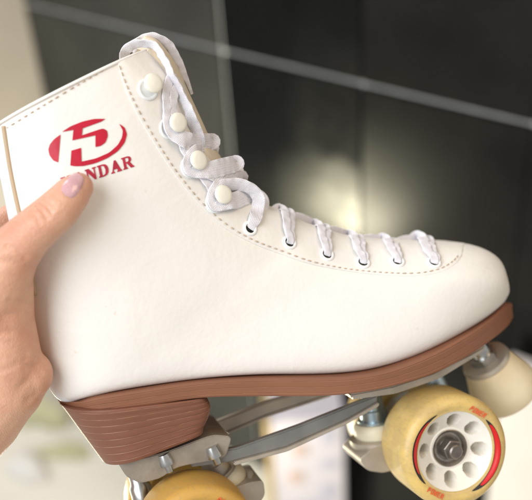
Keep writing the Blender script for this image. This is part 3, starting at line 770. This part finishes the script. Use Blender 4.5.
# four fingers curling round the far side
for (kx_, ky), (m1x, m1y), (m2x, m2y), (tx, ty), r in [((-26, 246), (24, 214), (72, 204), (108, 196), .0088), ((-28, 262), (28, 240), (84, 222), (124, 214), .0092), ((-26, 275), (38, 268), (92, 262), (128, 254), .0088), ((-20, 312), (44, 306), (88, 301), (116, 294), .0080)]:
    blob(hm, [(hp(kx_, ky, -20), r*1.25), (hp(m1x, m1y, -50), r*1.1), (hp(m2x, m2y, -52), r), (hp(tx, ty, -50), r*.78)])
    blob(hm, [(hp(-24, 340, -8), .016), (hp(kx_, ky, -18), r*1.3)])
hand = hm.build("person", SKIN, None, 180)
hand.matrix_world = skate.matrix_world
md = hand.modifiers.new("r", 'REMESH'); md.mode = 'VOXEL'; md.voxel_size = .0009; md.use_smooth_shade = True
md2 = hand.modifiers.new("s", 'SMOOTH'); md2.factor = .5; md2.iterations = 34
dg = bpy.context.evaluated_depsgraph_get(); ev = hand.evaluated_get(dg)
nm = bpy.data.meshes.new_from_object(ev); hand.modifiers.clear(); hand.data = nm
for p in nm.polygons: p.use_smooth = True
if not nm.materials: nm.materials.append(SKIN)
# creases: shallow valleys pressed into the skin across the joint and the palm
from mathutils.kdtree import KDTree
hb = BVHTree.FromPolygons([v.co.copy() for v in nm.vertices], [tuple(p.vertices) for p in nm.polygons])
creases = [([(40, 203), (46, 206), (51, 212)], .0011, .0011), ([(36, 206), (42, 211), (46, 218)], .0009, .0010), ([(44, 200), (50, 203), (54, 208)], .0007, .0010), ([(31, 211), (36, 216), (39, 222)], .0005, .0011), ([(6, 246), (16, 250), (26, 258)], .0007, .0013), ([(10, 300), (22, 303), (33, 305)], .0005, .0013), ([(18, 362), (30, 366), (42, 372)], .0006, .0014), ([(0, 262), (14, 262), (30, 268)], .0006, .002),
           ([(0, 333), (14, 332), (32, 336)], .0006, .002), ([(-4, 342), (12, 345), (26, 352)], .0005, .002), ([(20, 388), (30, 380), (36, 392), (28, 400)], .0006, .0022), ([(2, 316), (16, 314), (28, 315)], .0004, .0018), ([(-2, 372), (14, 366), (26, 360)], .0005, .002)]
cp = []
for pts, dp, wd in creases:
    for p in cr([(*p, 0) for p in pts], 14):
        q, n = hit(p.x, p.y, hb)
        if q is not None: cp.append((q, dp, wd, n))
kd = KDTree(len(cp))
for i, c_ in enumerate(cp): kd.insert(c_[0], i)
kd.balance()
for v in nm.vertices:
    q, i, d = kd.find(v.co)
    _, dp, wd, n = cp[i]
    if d < wd*3: v.co -= n*dp*math.exp(-(d/wd)**2)
nm.update()
hb = BVHTree.FromPolygons([v.co.copy() for v in nm.vertices], [tuple(p.vertices) for p in nm.polygons])
prop(hand, "bare hand of a person gripping the white boot from behind, thumb laid over its lettering", "person")
# thumb nail: a curved plate on the thumb tip
nc = Vector((72.8, 185.5)); nax = Vector((.58, -.815)); nsd = Vector((.815, .58)); g = []
for i in range(13):
    t = -1 + 2*i/12; row = []
    hw_ = 9.0*(1 - .05*t - .20*max(0, t)**4 - .30*max(0, -t)**4)
    for j in range(13):
        s_ = -1 + 2*j/12
        p = nc + nax*(t*12.2*(1-.18*s_*s_*(1 if t > 0 else .7))) + nsd*(s_*hw_)
        q, n = hit(p.x, p.y, hb)
        row.append((q, n))
    g.append(row)
base_n = sum((n for r in g for q, n in r if n is not None), Vector()).normalized()
ok = [(i, j) for i in range(13) for j in range(13) if g[i][j][0] is not None]
m = MB(); rows_ = []
for i in range(13):
    row = []
    for j in range(13):
        q, n = g[i][j]
        if q is None:
            ii, jj = min(ok, key=lambda o_: (o_[0]-i)**2 + (o_[1]-j)**2); q, n = g[ii][jj]
        e = abs(-1 + 2*j/12); row.append(q + n*(.0007 - .0008*e**4))
    rows_.append(row)
m.grid(rows_); m.build("nail", NAIL, hand, 180)

# ------------------------------------------------------------------ the place behind
def BG(px, py, y):   # point at world depth y seen at a photo place
    k_ = (y + D)/D; return Vector(((px-266)*S*k_, y, (250-py)*S*k_))
TILE = mat("black_glazed_tile", (.0010, .0016, .0020), .22, spec=.13, var=.0, col2=(.005, .0055, .0055), vscale=6)
GROUT = mat("grey_grout", (.72, .72, .69), .8, var=.2, vscale=30)
nt = TILE.node_tree; tc = nt.nodes.new('ShaderNodeTexCoord'); n2 = nt.nodes.new('ShaderNodeTexNoise'); n2.inputs['Scale'].default_value = 8; n2.inputs['Detail'].default_value = 5
nt.links.new(tc.outputs['Object'], n2.inputs['Vector']); r2 = nt.nodes.new('ShaderNodeMapRange'); r2.inputs['From Min'].default_value = .35; r2.inputs['From Max'].default_value = .65
r2.inputs['To Min'].default_value = .12; r2.inputs['To Max'].default_value = .34; nt.links.new(n2.outputs['Fac'], r2.inputs['Value']); nt.links.new(r2.outputs[0], nt.nodes["Principled BSDF"].inputs['Roughness'])
TILE_HAZE = mat("black_tile_haze_tint", (.0014, .0017, .0019), .24, spec=.135, col2=(.0125, .012, .0105), vscale=6)  # right-hand tiles: hazy reflection painted in as a lighter cloudy tone
TILE_SHEEN = mat("black_tile_sheen_tint", (.040, .040, .036), .3, spec=.3, col2=(.022, .022, .021), vscale=6)  # left tiles: reflection of the lit room painted as grey
BEIGE = mat("beige_plaster", (.60, .55, .48), .8, var=.1, vscale=8)
FLOORM = mat("cream_floor", (.84, .81, .72), .35, var=.15, vscale=7, col2=(.76, .74, .66))

DEL, ALP, ROL = R_(35), R_(38), R_(4)          # the phone looks down, the wall runs off to the left
def rl(v): c, s = math.cos(ROL), math.sin(ROL); return Vector((v[0]*c - v[2]*s, v[1], v[0]*s + v[2]*c)).normalized()
ZU = rl((0, -math.sin(DEL), math.cos(DEL)))
HX = rl((math.cos(ALP), -math.sin(ALP)*math.cos(DEL), -math.sin(ALP)*math.sin(DEL)))
NY = ZU.cross(HX).normalized()                 # into the wall, away from the viewer
RWM = Matrix((HX, NY, ZU)).transposed()
WP = BG(266, 250, .85)
def place(o, loc): o.matrix_world = Matrix.Translation(loc) @ RWM.to_4x4()
def whit(px, py):                              # wall coordinates (along, up) of a photo place
    d = Vector(((px-266)*S, D, (250-py)*S)); o = Vector((0, -D, 0))
    p = o + d*((WP-o).dot(NY)/d.dot(NY)) - WP
    return p.dot(HX), p.dot(ZU)
floor_z = whit(352, 516)[1]
def fhit(px, py):                              # floor coordinates (along, away, up)
    d = Vector(((px-266)*S, D, (250-py)*S)); o = Vector((0, -D, 0)); q = WP + ZU*floor_z
    p = o + d*((q-o).dot(ZU)/d.dot(ZU)) - WP
    return Vector((p.dot(HX), p.dot(NY), p.dot(ZU)))
gz = whit(330, 77)[1]; ga, gb = whit(224, 80)[0], whit(362, 90)[0]
wl = bpy.data.objects.new("tiled_wall", None); C.objects.link(wl); place(wl, WP)
prop(wl, "glossy black tiled wall with pale grout lines, far behind the skate", "wall")
hl = whit(36, 60)[0]                           # where the beige plaster begins
xs = [hl, ga] + [ga + (gb-ga)*k for k in range(1, 9)]
zs = [floor_z, gz, gz + .45]
gw = .0085
m = MB(); m.box(((xs[0]+xs[-1])/2, .03, (zs[0]+zs[-1])/2), (xs[-1]-xs[0], .05, zs[-1]-zs[0])); m.build("grout", GROUT, wl, 30)
for i in range(len(xs)-1):
    for j in range(2):
        if i > 5: continue
        m = MB(); vg = [.001, .0028, .0010, .0006, .0006, .0006, .0006, .0006, .0006, .0006]; x0, x1, z0, z1 = xs[i]+vg[i], xs[i+1]-vg[i+1], zs[j]+gw*.33, zs[j+1]-gw*.33
        m.box(((x0+x1)/2, .004, (z0+z1)/2), (x1-x0, .010, z1-z0), bev=.0015)
        m.build("tile", TILE_SHEEN if i == 0 else TILE if i == 1 else TILE_HAZE, wl, 30)
m = MB(); m.box((hl-1.0, -.03, (floor_z+zs[-1])/2), (2.0, .16, zs[-1]-floor_z), bev=.006)
pl = m.build("plaster_pillar", BEIGE, None, 30); place(pl, WP); prop(pl, "beige plastered pillar at the left end of the black tiles", "pillar")
m = MB(); m.add([(-3, -2.2, floor_z-.001), (3, -2.2, floor_z-.001), (3, .2, floor_z-.001), (-3, .2, floor_z-.001)], [(0, 1, 2, 3)])
fl = m.build("floor", FLOORM, None, 30); place(fl, WP); prop(fl, "cream floor below the black wall", "floor", kind='structure')

# printed carton standing on the floor behind the truck
CART = mat("white_carton", (.70, .67, .74), .6, var=.08, vscale=30)
INK = mat("blue_carton_ink", (.54, .54, .66), .6); INKR = mat("brown_carton_ink", (.62, .48, .45), .6); CEDGE = mat("tan_board", (.55, .42, .22), .8)
def standing(name, label, cat, px, py, size, mt, rotz=0, bev=.004):
    root = bpy.data.objects.new(name, None); C.objects.link(root)
    f = fhit(px, py); loc = WP + HX*f.x + NY*f.y + ZU*f.z
    root.matrix_world = Matrix.Translation(loc) @ RWM.to_4x4() @ Matrix.Rotation(R_(rotz), 4, 'Z')
    prop(root, label, cat)
    return root

ct = standing("printed_carton", "white carton with lilac print standing on the floor, seen under the skate", "carton", 312, 545, None, CART, 38)
m = MB(); m.box((0, .05, .145), (.115, .09, .29), bev=.003); m.build("carton_box", CART, ct, 30)
m = MB(); m.box((-.0592, .05, .145), (.010, .094, .292), bev=.002); m.build("board_edge", CEDGE, ct, 30)
for x, z, sx, sz, mt in ((.030, .262, .022, .050, INK), (-.012, .225, .022, .026, INKR), (.03, .19, .026, .022, INK), (-.02, .165, .022, .030, INKR), (.028, .125, .024, .040, INK), (-.012, .10, .06, .014, INK), (.012, .275, .014, .02, INKR)):
    m = MB(); m.box((x, .0045, z), (sx, .002, sz), bev=.0008); m.build("printed_patch", mt, ct, 30)
PLAST = mat("white_plastic", (.78, .74, .72), .4, var=.06, vscale=10)
xa = whit(509, 400)[0]; zt = whit(518, 342)[1]
m = MB(); m.box((xa + .20, -.030, (zt + floor_z)/2), (.40, .022, zt - floor_z), bev=.004, seg=3)
bx = m.build("pale_board", PLAST, None, 30); place(bx, WP)
prop(bx, "plain pale grey board standing against the black tiles beyond the front wheel", "board")
YG = mat("yellow_green_cloth", (.62, .61, .38), .8, var=.3, vscale=12, bump=.4, bscale=60)
WH = mat("white_paper", (.80, .78, .74), .7, var=.06, vscale=20)
def heap(name, label, cat, px, py, sx, sy, sz, mt, seed, rotz=0):
    root = standing(name, label, cat, px, py, None, mt, rotz); rd = random.Random(seed); ph = [rd.uniform(0, 6.28) for _ in range(8)]
    m = MB(); g = []
    for i in range(15):
        t = math.pi/2*i/14; row = []
        for j in range(48):
            a = 2*math.pi*j/48
            k_ = 1 + .12*math.sin(3*a+ph[0]) + .08*math.sin(5*a+ph[1]+t*3) + .05*math.sin(9*a+ph[2])
            row.append(Vector((math.cos(a)*math.cos(t)**.7*sx*k_, math.sin(a)*math.cos(t)**.7*sy*k_, sz*math.sin(t)*(1 + .12*math.sin(4*a+ph[3])*math.cos(t)))))
        g.append(row)
    m.grid(g, True, True, True); o = m.build(name, mt, None, 180); o.matrix_world = root.matrix_world
    prop(o, label, cat); bpy.data.objects.remove(root)
heap("cloth", "crumpled yellow-green cloth lying on the pale floor under the hand", "cloth", 42, 410, .07, .05, .03, YG, 3)
heap("cloth", "second yellow-green cloth nearest the bottom of the heel", "cloth", 66, 452, .05, .022, .012, YG, 5, 30)
heap("paper_bag", "crumpled white paper bag lying on the floor at the lower left corner", "bag", 28, 470, .045, .03, .03, WH, 8)

# unseen lamps added for the glow in the tiles above the toes
def reflect_lamp(px, py, dist, size, power, col):
    d = Vector(((px-266)*S, D, (250-py)*S)).normalized(); o = Vector((0, -D, 0))
    p = o + d*((WP-o).dot(NY)/d.dot(NY)); r = d - NY*2*d.dot(NY)
    return area("added_glow_lamp", p + r*dist, p, size, power, col), p + r*dist
LAMP, lp = reflect_lamp(341, 203, .62, (.05, .13), 3.4, (1.0, .93, .66))
reflect_lamp(377, 226, .60, (.05, .05), 1.3, (1.0, .92, .68))
